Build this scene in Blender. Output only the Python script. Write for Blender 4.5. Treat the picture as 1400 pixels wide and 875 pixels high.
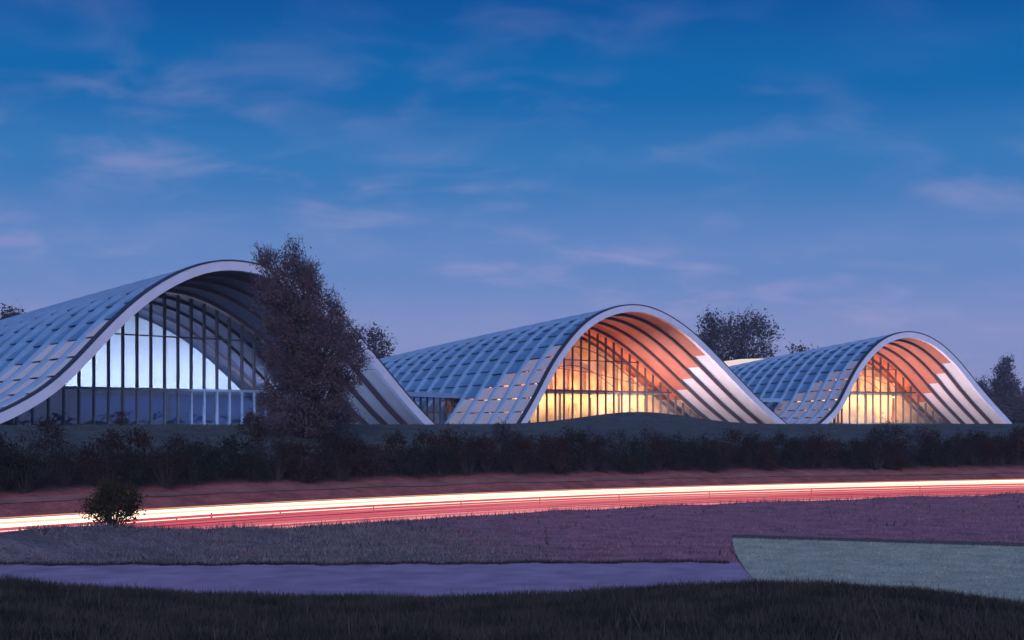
import bpy, math, random
import numpy as np
from mathutils import Vector, Matrix

SC = bpy.context.scene
for o in list(bpy.data.objects):
    bpy.data.objects.remove(o, do_unlink=True)
COL = SC.collection
R = math.radians
rng = np.random.default_rng(7)
random.seed(7)

# ------------------------------------------------------------------ camera
F = 1900.0            # focal length in photograph pixels (photo is 1400 wide)
HZ = 578.0            # horizon row in the photograph
cam_d = bpy.data.cameras.new('camera')
cam = bpy.data.objects.new('camera', cam_d)
COL.objects.link(cam)
cam.location = (0, 0, 0)
cam.rotation_euler = (R(90), 0, 0)
cam_d.sensor_width = 36.0
cam_d.lens = 36.0 * F / 1400.0
cam_d.shift_y = (HZ - 437.5) / 1400.0
cam_d.clip_start = 0.1
cam_d.clip_end = 6000
SC.camera = cam

# ------------------------------------------------------------------ world
W = bpy.data.worlds.new('World')
SC.world = W
W.use_nodes = True
nt = W.node_tree
nt.nodes.clear()
def wn(t, **k):
    n = nt.nodes.new(t)
    for a, b in k.items():
        setattr(n, a, b)
    return n
def wl(a, b):
    nt.links.new(a, b)
out = wn('ShaderNodeOutputWorld')
bg = wn('ShaderNodeBackground')
tc = wn('ShaderNodeTexCoord')
sep = wn('ShaderNodeSeparateXYZ')
wl(tc.outputs['Generated'], sep.inputs[0])
ramp = wn('ShaderNodeValToRGB')
cr = ramp.color_ramp
cr.interpolation = 'EASE'
STOPS = [(0.00, (0.300, 0.318, 0.60)), (0.055, (0.238, 0.297, 0.585)), (0.115, (0.125, 0.245, 0.555)),
         (0.18, (0.034, 0.185, 0.482)), (0.235, (0.002, 0.130, 0.410)), (0.30, (0.0, 0.084, 0.335)),
         (0.55, (0.002, 0.060, 0.25)), (1.0, (0.004, 0.048, 0.20))]
cr.elements[0].position = STOPS[0][0]; cr.elements[0].color = (*STOPS[0][1], 1)
cr.elements[1].position = STOPS[-1][0]; cr.elements[1].color = (*STOPS[-1][1], 1)
for p, c in STOPS[1:-1]:
    e = cr.elements.new(p); e.color = (*c, 1)
wl(sep.outputs['Z'], ramp.inputs[0])
# physically based dusk sky adds its own share
sky = wn('ShaderNodeTexSky', sky_type='NISHITA')
sky.sun_disc = False
sky.sun_elevation = R(2.0)
sky.sun_rotation = R(180)
skm = wn('ShaderNodeMix', data_type='RGBA', blend_type='ADD')
skm.inputs[0].default_value = 0.002
wl(ramp.outputs[0], skm.inputs[6]); wl(sky.outputs[0], skm.inputs[7])
# thin clouds on a high flat layer
zz = wn('ShaderNodeMath', operation='MAXIMUM'); zz.inputs[1].default_value = 0.0
wl(sep.outputs['Z'], zz.inputs[0])
za = wn('ShaderNodeMath', operation='ADD'); za.inputs[1].default_value = 0.26
wl(zz.outputs[0], za.inputs[0])
dx = wn('ShaderNodeMath', operation='DIVIDE'); dy = wn('ShaderNodeMath', operation='DIVIDE')
wl(sep.outputs['X'], dx.inputs[0]); wl(za.outputs[0], dx.inputs[1])
wl(sep.outputs['Y'], dy.inputs[0]); wl(za.outputs[0], dy.inputs[1])
cmb = wn('ShaderNodeCombineXYZ')
wl(dx.outputs[0], cmb.inputs[0]); wl(dy.outputs[0], cmb.inputs[1])
mp = wn('ShaderNodeMapping')
mp.inputs['Location'].default_value = (1.9, 7.3, 0.0)
mp.inputs['Rotation'].default_value = (0, 0, R(-14))
mp.inputs['Scale'].default_value = (1.0, 1.35, 1.0)
wl(cmb.outputs[0], mp.inputs[0])
n1 = wn('ShaderNodeTexNoise'); n1.inputs['Scale'].default_value = 5.2; n1.inputs['Detail'].default_value = 7
n1.inputs['Roughness'].default_value = 0.52; n1.inputs['Distortion'].default_value = 0.35
wl(mp.outputs[0], n1.inputs['Vector'])
r1 = wn('ShaderNodeMapRange', interpolation_type='SMOOTHSTEP')
r1.inputs['From Min'].default_value = 0.42; r1.inputs['From Max'].default_value = 0.80
r1.inputs['To Max'].default_value = 0.46
wl(n1.outputs['Fac'], r1.inputs['Value'])
fd = wn('ShaderNodeMapRange'); fd.inputs['From Min'].default_value = 0.30; fd.inputs['From Max'].default_value = 0.12
fd.inputs['To Min'].default_value = 0.22; fd.inputs['To Max'].default_value = 1.0
wl(sep.outputs['Z'], fd.inputs['Value'])
mm = wn('ShaderNodeMath', operation='MULTIPLY')
n2 = wn('ShaderNodeTexNoise'); n2.inputs['Scale'].default_value = 1.7; n2.inputs['Detail'].default_value = 2
wl(mp.outputs[0], n2.inputs['Vector'])
r2 = wn('ShaderNodeMapRange', interpolation_type='SMOOTHSTEP'); r2.inputs['From Min'].default_value = 0.36; r2.inputs['From Max'].default_value = 0.66
r2.inputs['To Min'].default_value = 0.12; r2.inputs['To Max'].default_value = 1.25
wl(n2.outputs['Fac'], r2.inputs['Value'])
mk = wn('ShaderNodeMath', operation='MULTIPLY')
wl(r1.outputs[0], mk.inputs[0]); wl(r2.outputs[0], mk.inputs[1])
wl(mk.outputs[0], mm.inputs[0]); wl(fd.outputs[0], mm.inputs[1])
cm = wn('ShaderNodeMix', data_type='RGBA')
wl(mm.outputs[0], cm.inputs[0]); wl(skm.outputs[2], cm.inputs[6])
cm.inputs[7].default_value = (0.40, 0.37, 0.64, 1)
wl(cm.outputs[2], bg.inputs['Color'])
bg.inputs['Strength'].default_value = 1.0
wl(bg.outputs[0], out.inputs[0])

# ------------------------------------------------------------------ soft twilight glow (sun just set behind the camera)
sd = bpy.data.lights.new('sun', 'SUN')
sd.energy = 1.95
sd.angle = R(40)
sd.color = (0.72, 0.72, 1.0)
so = bpy.data.objects.new('sun', sd)
COL.objects.link(so)
so.rotation_euler = (R(64), 0, R(4))

SC.view_settings.view_transform = 'Standard'
SC.view_settings.look = 'None'
SC.view_settings.exposure = 0.0
SC.view_settings.gamma = 1.0
SC.view_settings.use_curve_mapping = False
SC.render.engine = 'CYCLES'
SC.cycles.use_denoising = True
SC.cycles.max_bounces = 7
SC.cycles.transparent_max_bounces = 24
SC.cycles.sample_clamp_indirect = 6.0
SC.cycles.caustics_reflective = False
SC.cycles.caustics_refractive = False

# ------------------------------------------------------------------ helpers
def tag(o, label=None, cat=None, group=None, kind=None):
    if label: o['label'] = label
    if cat: o['category'] = cat
    if group: o['group'] = group
    if kind: o['kind'] = kind
    return o

def mesh(name, verts, faces, mat=None, smooth=False):
    me = bpy.data.meshes.new(name)
    me.from_pydata([tuple(map(float, v)) for v in verts], [], [tuple(int(i) for i in f) for f in faces])
    me.update()
    if mat: me.materials.append(mat)
    if smooth:
        me.polygons.foreach_set('use_smooth', [True] * len(me.polygons))
    return me

def obj(name, me, parent=None, loc=None):
    o = bpy.data.objects.new(name, me)
    COL.objects.link(o)
    if parent: o.parent = parent
    if loc is not None: o.location = loc
    return o

def empty(name, loc, rz=0.0):
    o = bpy.data.objects.new(name, None)
    COL.objects.link(o)
    o.location = loc
    o.rotation_euler = (0, 0, rz)
    o.empty_display_size = 0.5
    return o

def fast_mesh(name, V, tri_or_quad, n, mat):
    """n-gon soup: V (N,3), consecutive n verts make a face."""
    me = bpy.data.meshes.new(name)
    nv = len(V); nf = nv // n
    me.vertices.add(nv); me.vertices.foreach_set('co', np.asarray(V, dtype=np.float32).ravel())
    me.loops.add(nv); me.loops.foreach_set('vertex_index', np.arange(nv, dtype=np.int32))
    me.polygons.add(nf)
    me.polygons.foreach_set('loop_start', np.arange(0, nv, n, dtype=np.int32))
    me.polygons.foreach_set('loop_total', np.full(nf, n, dtype=np.int32))
    me.update(calc_edges=True)
    me.materials.append(mat)
    return me

def box_vf(x0, x1, y0, y1, z0, z1, off=0):
    v = [(x0, y0, z0), (x1, y0, z0), (x1, y1, z0), (x0, y1, z0), (x0, y0, z1), (x1, y0, z1), (x1, y1, z1), (x0, y1, z1)]
    f = [(0, 3, 2, 1), (4, 5, 6, 7), (0, 1, 5, 4), (1, 2, 6, 5), (2, 3, 7, 6), (3, 0, 4, 7)]
    return v, [tuple(i + off for i in q) for q in f]

def box(name, x0, x1, y0, y1, z0, z1, mat, parent=None):
    v, f = box_vf(x0, x1, y0, y1, z0, z1)
    return obj(name, mesh(name, v, f, mat), parent)

def prism(name, ring0, ring1, mat, parent=None):
    """closed solid between two equal rings of points"""
    n = len(ring0)
    v = list(ring0) + list(ring1)
    f = [tuple(range(n - 1, -1, -1)), tuple(range(n, 2 * n))]
    for i in range(n):
        j = (i + 1) % n
        f.append((i, j, n + j, n + i))
    return obj(name, mesh(name, v, f, mat), parent)

def tube_vf(pts, rad, sides=6, off=0):
    pts = [Vector(p) for p in pts]
    v, f = [], []
    n = len(pts)
    for i, p in enumerate(pts):
        d = (pts[min(i + 1, n - 1)] - pts[max(i - 1, 0)])
        if d.length < 1e-9: d = Vector((0, 0, 1))
        d.normalize()
        a = d.cross(Vector((0.31, 0.17, 0.93)) if abs(d.z) < 0.95 else Vector((1, 0, 0))).normalized()
        b = d.cross(a)
        r = rad[i] if hasattr(rad, '__len__') else rad
        for k in range(sides):
            t = 2 * math.pi * k / sides
            v.append(tuple(p + a * (r * math.cos(t)) + b * (r * math.sin(t))))
    for i in range(n - 1):
        for k in range(sides):
            k2 = (k + 1) % sides
            f.append((off + i * sides + k, off + i * sides + k2, off + (i + 1) * sides + k2, off + (i + 1) * sides + k))
    f.append(tuple(off + k for k in range(sides - 1, -1, -1)))
    f.append(tuple(off + (n - 1) * sides + k for k in range(sides)))
    return v, f

# ------------------------------------------------------------------ materials
MATS = {}
def pmat(name, col, rough=0.8, metal=0.0, var=0.25, scale=3.0, col2=None, bump=0.0, bscale=20.0, spec=0.4, detail=5, coord='Object'):
    m = bpy.data.materials.new(name); m.use_nodes = True
    t = m.node_tree; b = t.nodes['Principled BSDF']
    b.inputs['Roughness'].default_value = rough
    b.inputs['Metallic'].default_value = metal
    b.inputs['Specular IOR Level'].default_value = spec
    tcn = t.nodes.new('ShaderNodeTexCoord')
    no = t.nodes.new('ShaderNodeTexNoise')
    no.inputs['Scale'].default_value = scale; no.inputs['Detail'].default_value = detail
    t.links.new(tcn.outputs[coord], no.inputs['Vector'])
    mx = t.nodes.new('ShaderNodeMix'); mx.data_type = 'RGBA'
    c2 = col2 or tuple(c * (1 - var) for c in col)
    mr = t.nodes.new('ShaderNodeMapRange'); mr.inputs['From Min'].default_value = 0.3; mr.inputs['From Max'].default_value = 0.7
    t.links.new(no.outputs['Fac'], mr.inputs['Value'])
    t.links.new(mr.outputs[0], mx.inputs[0])
    mx.inputs[6].default_value = (*col, 1); mx.inputs[7].default_value = (*c2, 1)
    t.links.new(mx.outputs[2], b.inputs['Base Color'])
    if bump > 0:
        nb = t.nodes.new('ShaderNodeTexNoise'); nb.inputs['Scale'].default_value = bscale; nb.inputs['Detail'].default_value = 6
        t.links.new(tcn.outputs[coord], nb.inputs['Vector'])
        bp = t.nodes.new('ShaderNodeBump'); bp.inputs['Strength'].default_value = bump; bp.inputs['Distance'].default_value = 0.05
        t.links.new(nb.outputs['Fac'], bp.inputs['Height'])
        t.links.new(bp.outputs[0], b.inputs['Normal'])
    MATS[name] = m
    return m

def leafmat(name, col, col2, trans=0.25):
    m = bpy.data.materials.new(name); m.use_nodes = True
    t = m.node_tree; t.nodes.clear()
    o = t.nodes.new('ShaderNodeOutputMaterial')
    d = t.nodes.new('ShaderNodeBsdfDiffuse'); tr = t.nodes.new('ShaderNodeBsdfTranslucent')
    mx = t.nodes.new('ShaderNodeMixShader'); mx.inputs[0].default_value = trans
    g = t.nodes.new('ShaderNodeTexCoord'); no = t.nodes.new('ShaderNodeTexNoise')
    no.inputs['Scale'].default_value = 0.9; no.inputs['Detail'].default_value = 4
    t.links.new(g.outputs['Object'], no.inputs['Vector'])
    mr = t.nodes.new('ShaderNodeMapRange'); mr.inputs['From Min'].default_value = 0.36; mr.inputs['From Max'].default_value = 0.64
    t.links.new(no.outputs['Fac'], mr.inputs['Value'])
    c = t.nodes.new('ShaderNodeMix'); c.data_type = 'RGBA'
    t.links.new(mr.outputs[0], c.inputs[0]); c.inputs[6].default_value = (*col, 1); c.inputs[7].default_value = (*col2, 1)
    t.links.new(c.outputs[2], d.inputs[0]); t.links.new(c.outputs[2], tr.inputs[0])
    t.links.new(d.outputs[0], mx.inputs[1]); t.links.new(tr.outputs[0], mx.inputs[2])
    t.links.new(mx.outputs[0], o.inputs[0])
    return m

def glassmat(name, tint, gloss, f0=0.10, rough=0.03):
    m = bpy.data.materials.new(name); m.use_nodes = True
    t = m.node_tree; t.nodes.clear()
    o = t.nodes.new('ShaderNodeOutputMaterial')
    a = t.nodes.new('ShaderNodeBsdfTransparent'); a.inputs[0].default_value = (*tint, 1)
    g = t.nodes.new('ShaderNodeBsdfGlossy'); g.inputs[0].default_value = (*gloss, 1); g.inputs['Roughness'].default_value = rough
    lwf = t.nodes.new('ShaderNodeLayerWeight'); lw = t.nodes.new('ShaderNodeMath'); lw.operation = 'POWER'; lw.inputs[1].default_value = 4.5
    t.links.new(lwf.outputs['Facing'], lw.inputs[0])
    mr = t.nodes.new('ShaderNodeMapRange'); mr.inputs['From Min'].default_value = 0.0; mr.inputs['From Max'].default_value = 1.0
    mr.inputs['To Min'].default_value = f0; mr.inputs['To Max'].default_value = 1.0
    t.links.new(lw.outputs[0], mr.inputs['Value'])
    # slow waviness of big panes
    tcn = t.nodes.new('ShaderNodeTexCoord'); nb = t.nodes.new('ShaderNodeTexNoise'); nb.inputs['Scale'].default_value = 0.7
    t.links.new(tcn.outputs['Object'], nb.inputs['Vector'])
    bp = t.nodes.new('ShaderNodeBump'); bp.inputs['Strength'].default_value = 0.25; bp.inputs['Distance'].default_value = 0.05
    t.links.new(nb.outputs['Fac'], bp.inputs['Height']); t.links.new(bp.outputs[0], g.inputs['Normal'])
    mx = t.nodes.new('ShaderNodeMixShader')
    t.links.new(mr.outputs[0], mx.inputs[0]); t.links.new(a.outputs[0], mx.inputs[1]); t.links.new(g.outputs[0], mx.inputs[2])
    t.links.new(mx.outputs[0], o.inputs[0])
    return m

def emat(name, col, strength, var=0.0, scale=(0.05, 0.05, 2.0), col2=None):
    m = bpy.data.materials.new(name); m.use_nodes = True
    t = m.node_tree; t.nodes.clear()
    o = t.nodes.new('ShaderNodeOutputMaterial'); e = t.nodes.new('ShaderNodeEmission')
    e.inputs[0].default_value = (*col, 1); e.inputs[1].default_value = strength
    if col2:
        g = t.nodes.new('ShaderNodeTexCoord'); mp_ = t.nodes.new('ShaderNodeMapping'); mp_.inputs['Scale'].default_value = scale
        no = t.nodes.new('ShaderNodeTexNoise'); no.inputs['Scale'].default_value = 1.0; no.inputs['Detail'].default_value = 3
        t.links.new(g.outputs['Object'], mp_.inputs[0]); t.links.new(mp_.outputs[0], no.inputs['Vector'])
        mr = t.nodes.new('ShaderNodeMapRange'); mr.inputs['From Min'].default_value = 0.35; mr.inputs['From Max'].default_value = 0.65
        t.links.new(no.outputs['Fac'], mr.inputs['Value'])
        c = t.nodes.new('ShaderNodeMix'); c.data_type = 'RGBA'
        t.links.new(mr.outputs[0], c.inputs[0]); c.inputs[6].default_value = (*col, 1); c.inputs[7].default_value = (*col2, 1)
        t.links.new(c.outputs[2], e.inputs[0])
    t.links.new(e.outputs[0], o.inputs[0])
    return m

def transl(name, col, tr):
    m = bpy.data.materials.new(name); m.use_nodes = True
    t = m.node_tree; t.nodes.clear()
    o = t.nodes.new('ShaderNodeOutputMaterial')
    d = t.nodes.new('ShaderNodeBsdfDiffuse'); d.inputs[0].default_value = (*col, 1)
    k = t.nodes.new('ShaderNodeBsdfTranslucent'); k.inputs[0].default_value = (*col, 1)
    mx = t.nodes.new('ShaderNodeMixShader'); mx.inputs[0].default_value = tr
    g = t.nodes.new('ShaderNodeTexCoord'); no = t.nodes.new('ShaderNodeTexNoise'); no.inputs['Scale'].default_value = 0.8; no.inputs['Detail'].default_value = 5
    t.links.new(g.outputs['Object'], no.inputs['Vector'])
    c = t.nodes.new('ShaderNodeMix'); c.data_type = 'RGBA'
    t.links.new(no.outputs['Fac'], c.inputs[0]); c.inputs[6].default_value = (*[x * 0.82 for x in col], 1); c.inputs[7].default_value = (*col, 1)
    t.links.new(c.outputs[2], d.inputs[0])
    t.links.new(d.outputs[0], mx.inputs[1]); t.links.new(k.outputs[0], mx.inputs[2]); t.links.new(mx.outputs[0], o.inputs[0])
    return m

M_RIB_FRONT = pmat('white_painted_steel', (0.74, 0.77, 0.90), rough=0.45, var=0.12, scale=0.6)
M_RIB = pmat('blue_grey_steel_rib', (0.33, 0.54, 0.78), rough=0.45, metal=0.25, var=0.18, scale=0.8)
M_TRIM = pmat('dark_gutter_steel', (0.07, 0.08, 0.10), rough=0.4, metal=0.4)
M_PANELS = [pmat('roof_steel_sky_tint_%s' % n, c, rough=r, metal=0.4, var=0.30, scale=0.5, bump=0.05, bscale=1.2)
            for n, c, r in (('a', (0.19, 0.43, 0.66), 0.42), ('b', (0.17, 0.40, 0.63), 0.45), ('c', (0.21, 0.45, 0.68), 0.40))]  # the sky's blue reflection is put into the sheet colour
M_FLANGE = pmat('dark_steel_flange', (0.10, 0.065, 0.075), rough=0.5, var=0.2)
M_WHITE = transl('white_translucent_panel', (0.84, 0.80, 0.82), 0.28)
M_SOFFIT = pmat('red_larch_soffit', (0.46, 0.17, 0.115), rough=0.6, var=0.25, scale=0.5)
M_SOFFIT_UNLIT = pmat('unlit_soffit_board', (0.07, 0.07, 0.11), rough=0.6, var=0.25, scale=0.5)  # same soffit as the lit halls, its unlit dark put into the colour
M_MULL = pmat('dark_mullion_steel', (0.10, 0.09, 0.10), rough=0.5, metal=0.2)
M_MULL_L = pmat('grey_mullion_steel', (0.30, 0.34, 0.40), rough=0.45, metal=0.2)
M_GLASS = glassmat('clear_facade_glass', (0.90, 0.93, 0.93), (0.9, 0.95, 1.0), 0.06)
M_GLASS_B = glassmat('blue_facade_glass', (0.62, 0.76, 0.88), (0.85, 0.95, 1.0), 0.10)
M_WALLW = pmat('warm_plaster_wall', (0.74, 0.58, 0.42), rough=0.9, var=0.35, scale=0.35)
M_WALLC = pmat('white_gallery_wall', (0.80, 0.80, 0.82), rough=0.9, var=0.10, scale=0.3)
M_DARKW = pmat('dark_blue_partition', (0.025, 0.075, 0.16), rough=0.8, var=0.4, scale=0.8)  # dark of the unlit lower storey put into the colour
M_FLOOR = pmat('screed_floor', (0.35, 0.33, 0.30), rough=0.5)
M_SLAB = pmat('concrete_slab', (0.40, 0.38, 0.36), rough=0.8)
M_COLUMN = pmat('dark_red_column', (0.22, 0.09, 0.06), rough=0.6)
M_CANV = pmat('canvas_board', (0.45, 0.22, 0.12), rough=0.8, col2=(0.75, 0.62, 0.38), scale=0.9)
M_LAMP = emat('lamp_diffuser', (1.0, 0.85, 0.6), 3.0)
M_RIDGE_GLOW = emat('ridge_glow_white', (0.95, 0.78, 0.74), 0.95)
M_ASPH = pmat('dark_asphalt', (0.060, 0.058, 0.062), rough=0.75, var=0.3, scale=1.2, bump=0.2, bscale=25)
M_LINE = pmat('road_line_paint', (0.75, 0.75, 0.72), rough=0.6, var=0.2)
M_PATH = pmat('smooth_grey_asphalt_path', (0.42, 0.31, 0.43), rough=0.6, col2=(0.27, 0.18, 0.27), scale=0.9, bump=0.12, bscale=14, detail=10)
M_LAWN = pmat('pale_frosted_lawn', (0.46, 0.50, 0.40), rough=0.9, var=0.42, scale=0.8, bump=0.8, bscale=6, detail=10)
M_DIRT = pmat('brown_gravel', (0.25, 0.18, 0.17), rough=0.9, var=0.3, scale=2, bump=0.4, bscale=14)
M_TRACK = pmat('reddish_track_gravel', (0.36, 0.16, 0.14), rough=0.9, var=0.5, scale=0.6)
M_KERB = pmat('dark_kerb_stone', (0.06, 0.06, 0.07), rough=0.8)
M_BARK = pmat('dark_bark', (0.045, 0.035, 0.035), rough=0.9, var=0.4, scale=6)
M_POST = pmat('dark_post', (0.03, 0.03, 0.035), rough=0.6)
M_RAIL = pmat('galvanised_rail', (0.40, 0.38, 0.38), rough=0.5, metal=0.4)
M_REFL = pmat('white_reflector', (0.8, 0.8, 0.8), rough=0.4)
L_TREE = leafmat('purple_brown_twigs', (0.11, 0.082, 0.098), (0.17, 0.098, 0.095))  # purple-brown made paler, with haze put into the twig colour
L_TREE_T = leafmat('bare_dark_twigs', (0.10, 0.088, 0.115), (0.14, 0.105, 0.13))
L_FAR = leafmat('haze_pale_leaves', (0.065, 0.062, 0.075), (0.10, 0.085, 0.095))  # haze over the far trees is put into this leaf colour
L_RUST = leafmat('rust_leaves', (0.058, 0.028, 0.020), (0.034, 0.024, 0.020))
L_GREEN = leafmat('dark_hedge_leaves', (0.020, 0.026, 0.018), (0.032, 0.034, 0.024))
L_BARE = leafmat('bare_hedge_twigs', (0.040, 0.024, 0.024), (0.026, 0.020, 0.022))
L_OLIVE = leafmat('olive_leaves', (0.060, 0.052, 0.022), (0.036, 0.036, 0.018))
G_FORE = leafmat('dark_meadow_grass', (0.030, 0.032, 0.028), (0.075, 0.066, 0.058), 0.15)
G_VERGE = leafmat('dry_verge_grass', (0.15, 0.14, 0.15), (0.26, 0.20, 0.20), 0.15)
G_VERGE2 = leafmat('reddish_dry_grass', (0.30, 0.14, 0.18), (0.42, 0.20, 0.22), 0.15)
G_LAWN = leafmat('pale_lawn_grass', (0.26, 0.31, 0.26), (0.40, 0.43, 0.35), 0.1)
G_WEED = leafmat('dry_brown_weeds', (0.10, 0.085, 0.085), (0.055, 0.05, 0.05), 0.15)
G_BANK = leafmat('bank_grass', (0.075, 0.10, 0.095), (0.12, 0.125, 0.11), 0.15)
M_HOUSE = pmat('house_render', (0.55, 0.52, 0.50), rough=0.9)
M_ROOFT = pmat('house_roof_tiles', (0.16, 0.08, 0.07), rough=0.9)
M_PANE = pmat('dark_window', (0.03, 0.035, 0.05), rough=0.1)

# ------------------------------------------------------------------ road course and terrain
def P(px, py, d):
    return ((px - 700.0) / F * d, d, (HZ - py) / F * d)

ZR = -5.5
WHITE = [(-62, -4), (-52, 26), (-37.5, 45), (-24.0, 65.2), (-8.7, 82.6), (10.1, 96.6), (40.6, 110.5), (80, 124), (140, 137), (230, 146), (420, 153)]
def catmull(pts, n=24):
    p = np.array(pts, float); o_ = []
    for i in range(len(p) - 1):
        a = p[max(i - 1, 0)]; b = p[i]; c = p[i + 1]; d = p[min(i + 2, len(p) - 1)]
        for k in range(n):
            t = k / n
            o_.append(0.5 * ((2 * b) + (-a + c) * t + (2 * a - 5 * b + 4 * c - d) * t * t + (-a + 3 * b - 3 * c + d) * t ** 3))
    o_.append(p[-1])
    return np.array(o_)
LINE = catmull(WHITE)                         # far-lane line: offset v = +2.2
tan = np.gradient(LINE, axis=0); tan /= np.linalg.norm(tan, axis=1)[:, None]
nor = np.stack([-tan[:, 1], tan[:, 0]], 1)    # towards the buildings
ROADC = LINE - nor * 2.2
def road_pt(i, v, z):
    return (ROADC[i, 0] + nor[i, 0] * v, ROADC[i, 1] + nor[i, 1] * v, z)

def road_v(X, Y):
    X = np.asarray(X, float).ravel(); Y = np.asarray(Y, float).ravel()
    v = np.empty(len(X)); k = np.empty(len(X), int)
    for a in range(0, len(X), 4000):
        d = (X[a:a + 4000, None] - ROADC[None, :, 0]) ** 2 + (Y[a:a + 4000, None] - ROADC[None, :, 1]) ** 2
        i = d.argmin(1); k[a:a + 4000] = i
        v[a:a + 4000] = (X[a:a + 4000] - ROADC[i, 0]) * nor[i, 0] + (Y[a:a + 4000] - ROADC[i, 1]) * nor[i, 1]
    return v, k

_ph = rng.uniform(0, 6.28, (14, 3))
_fr = rng.normal(0, 1, (14, 2))
def nz(X, Y, f):
    o_ = 0
    for i in range(14):
        s = f * (0.6 + 0.14 * i)
        o_ = o_ + np.sin(X * _fr[i, 0] * s + _ph[i, 0] + 1.3 * np.sin(Y * _fr[i, 1] * s * 0.7 + _ph[i, 1])) * np.cos(Y * _fr[i, 1] * s + _ph[i, 2]) / (1 + 0.2 * i)
    return o_ / 4.0
def sst(a, b, x):
    t = np.clip((x - a) / (b - a), 0, 1)
    return t * t * (3 - 2 * t)

CREST_PX = np.array([-900, -300, 0, 150, 330, 550, 700, 900, 1030, 1150, 1250, 1400, 1800, 2400], float)
CREST_PY = np.array([780, 786, 796, 808, 819, 822, 818, 808, 799, 802, 811, 830, 850, 860], float)

def ground_z(X, Y):
    X = np.asarray(X, float); Y = np.asarray(Y, float)
    shp = X.shape
    X = X.ravel(); Y = Y.ravel()
    v, k = road_v(X, Y)
    # beyond the road: shoulder, bank, hedge shelf, rise to the building platform
    vv = np.array([5.8, 7.6, 11.9, 15.4, 20, 25, 30, 35, 60, 140, 240, 420, 900])
    zz_ = np.array([-5.5, -5.25, -4.15, -3.25, -2.0, -1.0, -0.45, -0.2, -0.15, -0.15, 0.0, 5.0, 12.0])
    zf = np.interp(v, vv, zz_)
    zf = zf + sst(8, 13, v) * (1 - sst(27, 33, v)) * nz(X, Y, 0.5) * 0.22
    # low grass mound in front of the middle hall
    u = np.array([math.cos(R(40)), math.sin(R(40))]); n_ = np.array([-u[1], u[0]])
    a = (X - 13.6) * u[0] + (Y - 149) * u[1]; b = (X - 13.6) * n_[0] + (Y - 149) * n_[1]
    zf = zf + 1.35 * np.exp(-(a / 10.0) ** 2 - (b / 5.0) ** 2) * (1 - sst(5.5, 8.0, b))
    # near side: verge
    base = -5.22 + nz(X, Y, 0.35) * 0.09 + nz(Y * 0.8, X * 0.8, 1.1) * 0.06
    crest = 0.16 + 0.15 * nz(X * 1.0, Y * 1.0, 0.8)
    crest = crest + 0.85 * sst(67, 54, Y)
    zn = base + crest * np.exp(-((v + 8.4) / 2.5) ** 2)
    zn = np.where(v > -6.8, np.minimum(zn, ZR + (zn - ZR) * sst(-5.5, -6.8, v)), zn)
    # foreground bank that the photographer stands on
    r = Y
    px = 700 + X / np.maximum(Y, 6.0) * F
    cz = -(np.interp(px, CREST_PX, CREST_PY) - HZ) / F * 30.0
    fz = np.where(r < 30, -1.75 + (cz + 1.75) * np.clip(r / 30.0, 0, 1) ** 0.92, cz + (-5.25 - cz) * sst(29.5, 37.5, r))
    fz = np.where(r < 0, -1.75, fz) + nz(X, Y, 0.9) * 0.05 * sst(2, 10, r)
    wgt = sst(38.5, 36.0, r)
    zn = np.where(r < 38.5, fz * wgt + zn * (1 - wgt), zn)
    z = np.where(v > 5.8, zf, np.where(v < -5.5, zn, ZR))
    z = np.where((v <= 5.8) & (v >= -5.5), ZR - 0.03, z)
    return z.reshape(shp)

def gz(x, y):
    return float(ground_z(np.array([x]), np.array([y]))[0])

# flats (plan outlines): path, lawn
PATH_FAR = lambda x: 50.9 + 0.7 * np.sin(x * 0.11) - 0.012 * (x - 2) + 0.16 * np.sin(x * 1.3 + 0.6) + 0.12 * np.sin(x * 3.1) + 0.09 * np.sin(x * 7.7 + 1.0)
PATH_Z = -5.16
def in_path(X, Y):
    return (Y > 34) & (Y < PATH_FAR(X) + 0.4) & (X < 9.2)
LAWN = [(10.0, 63.0), (9.25, 58.0), (8.7, 53.5), (8.25, 49.0), (7.95, 45.0), (8.6, 41.5), (10.5, 38.5), (14.0, 36.0), (60.0, 33.0), (75.0, 40.0), (60.0, 50.5), (40.0, 54.5), (22.0, 58.3)]
def in_poly(X, Y, poly):
    X = np.asarray(X); Y = np.asarray(Y)
    c = np.zeros(X.shape, bool)
    n = len(poly)
    for i in range(n):
        x0, y0 = poly[i]; x1, y1 = poly[(i + 1) % n]
        if y0 == y1: continue
        k = ((y0 > Y) != (y1 > Y)) & (X < (x1 - x0) * (Y - y0) / (y1 - y0) + x0)
        c ^= k
    return c

def axis(spec):
    o_ = []
    for a, b, s in spec:
        o_ += list(np.arange(a, b, s))
    o_.append(spec[-1][1])
    return np.array(o_)
gx = axis([(-1500, -300, 150), (-300, -90, 14), (-90, -45, 2.5), (-45, 75, 0.75), (75, 120, 2.5), (120, 400, 14), (400, 1500, 120)])
gy = axis([(-300, -20, 25), (-20, 14, 2.0), (14, 128, 0.65), (128, 175, 1.0), (175, 260, 4), (260, 500, 16), (500, 2400, 150)])
GX, GY = np.meshgrid(gx, gy)
GZ = ground_z(GX, GY)
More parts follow.
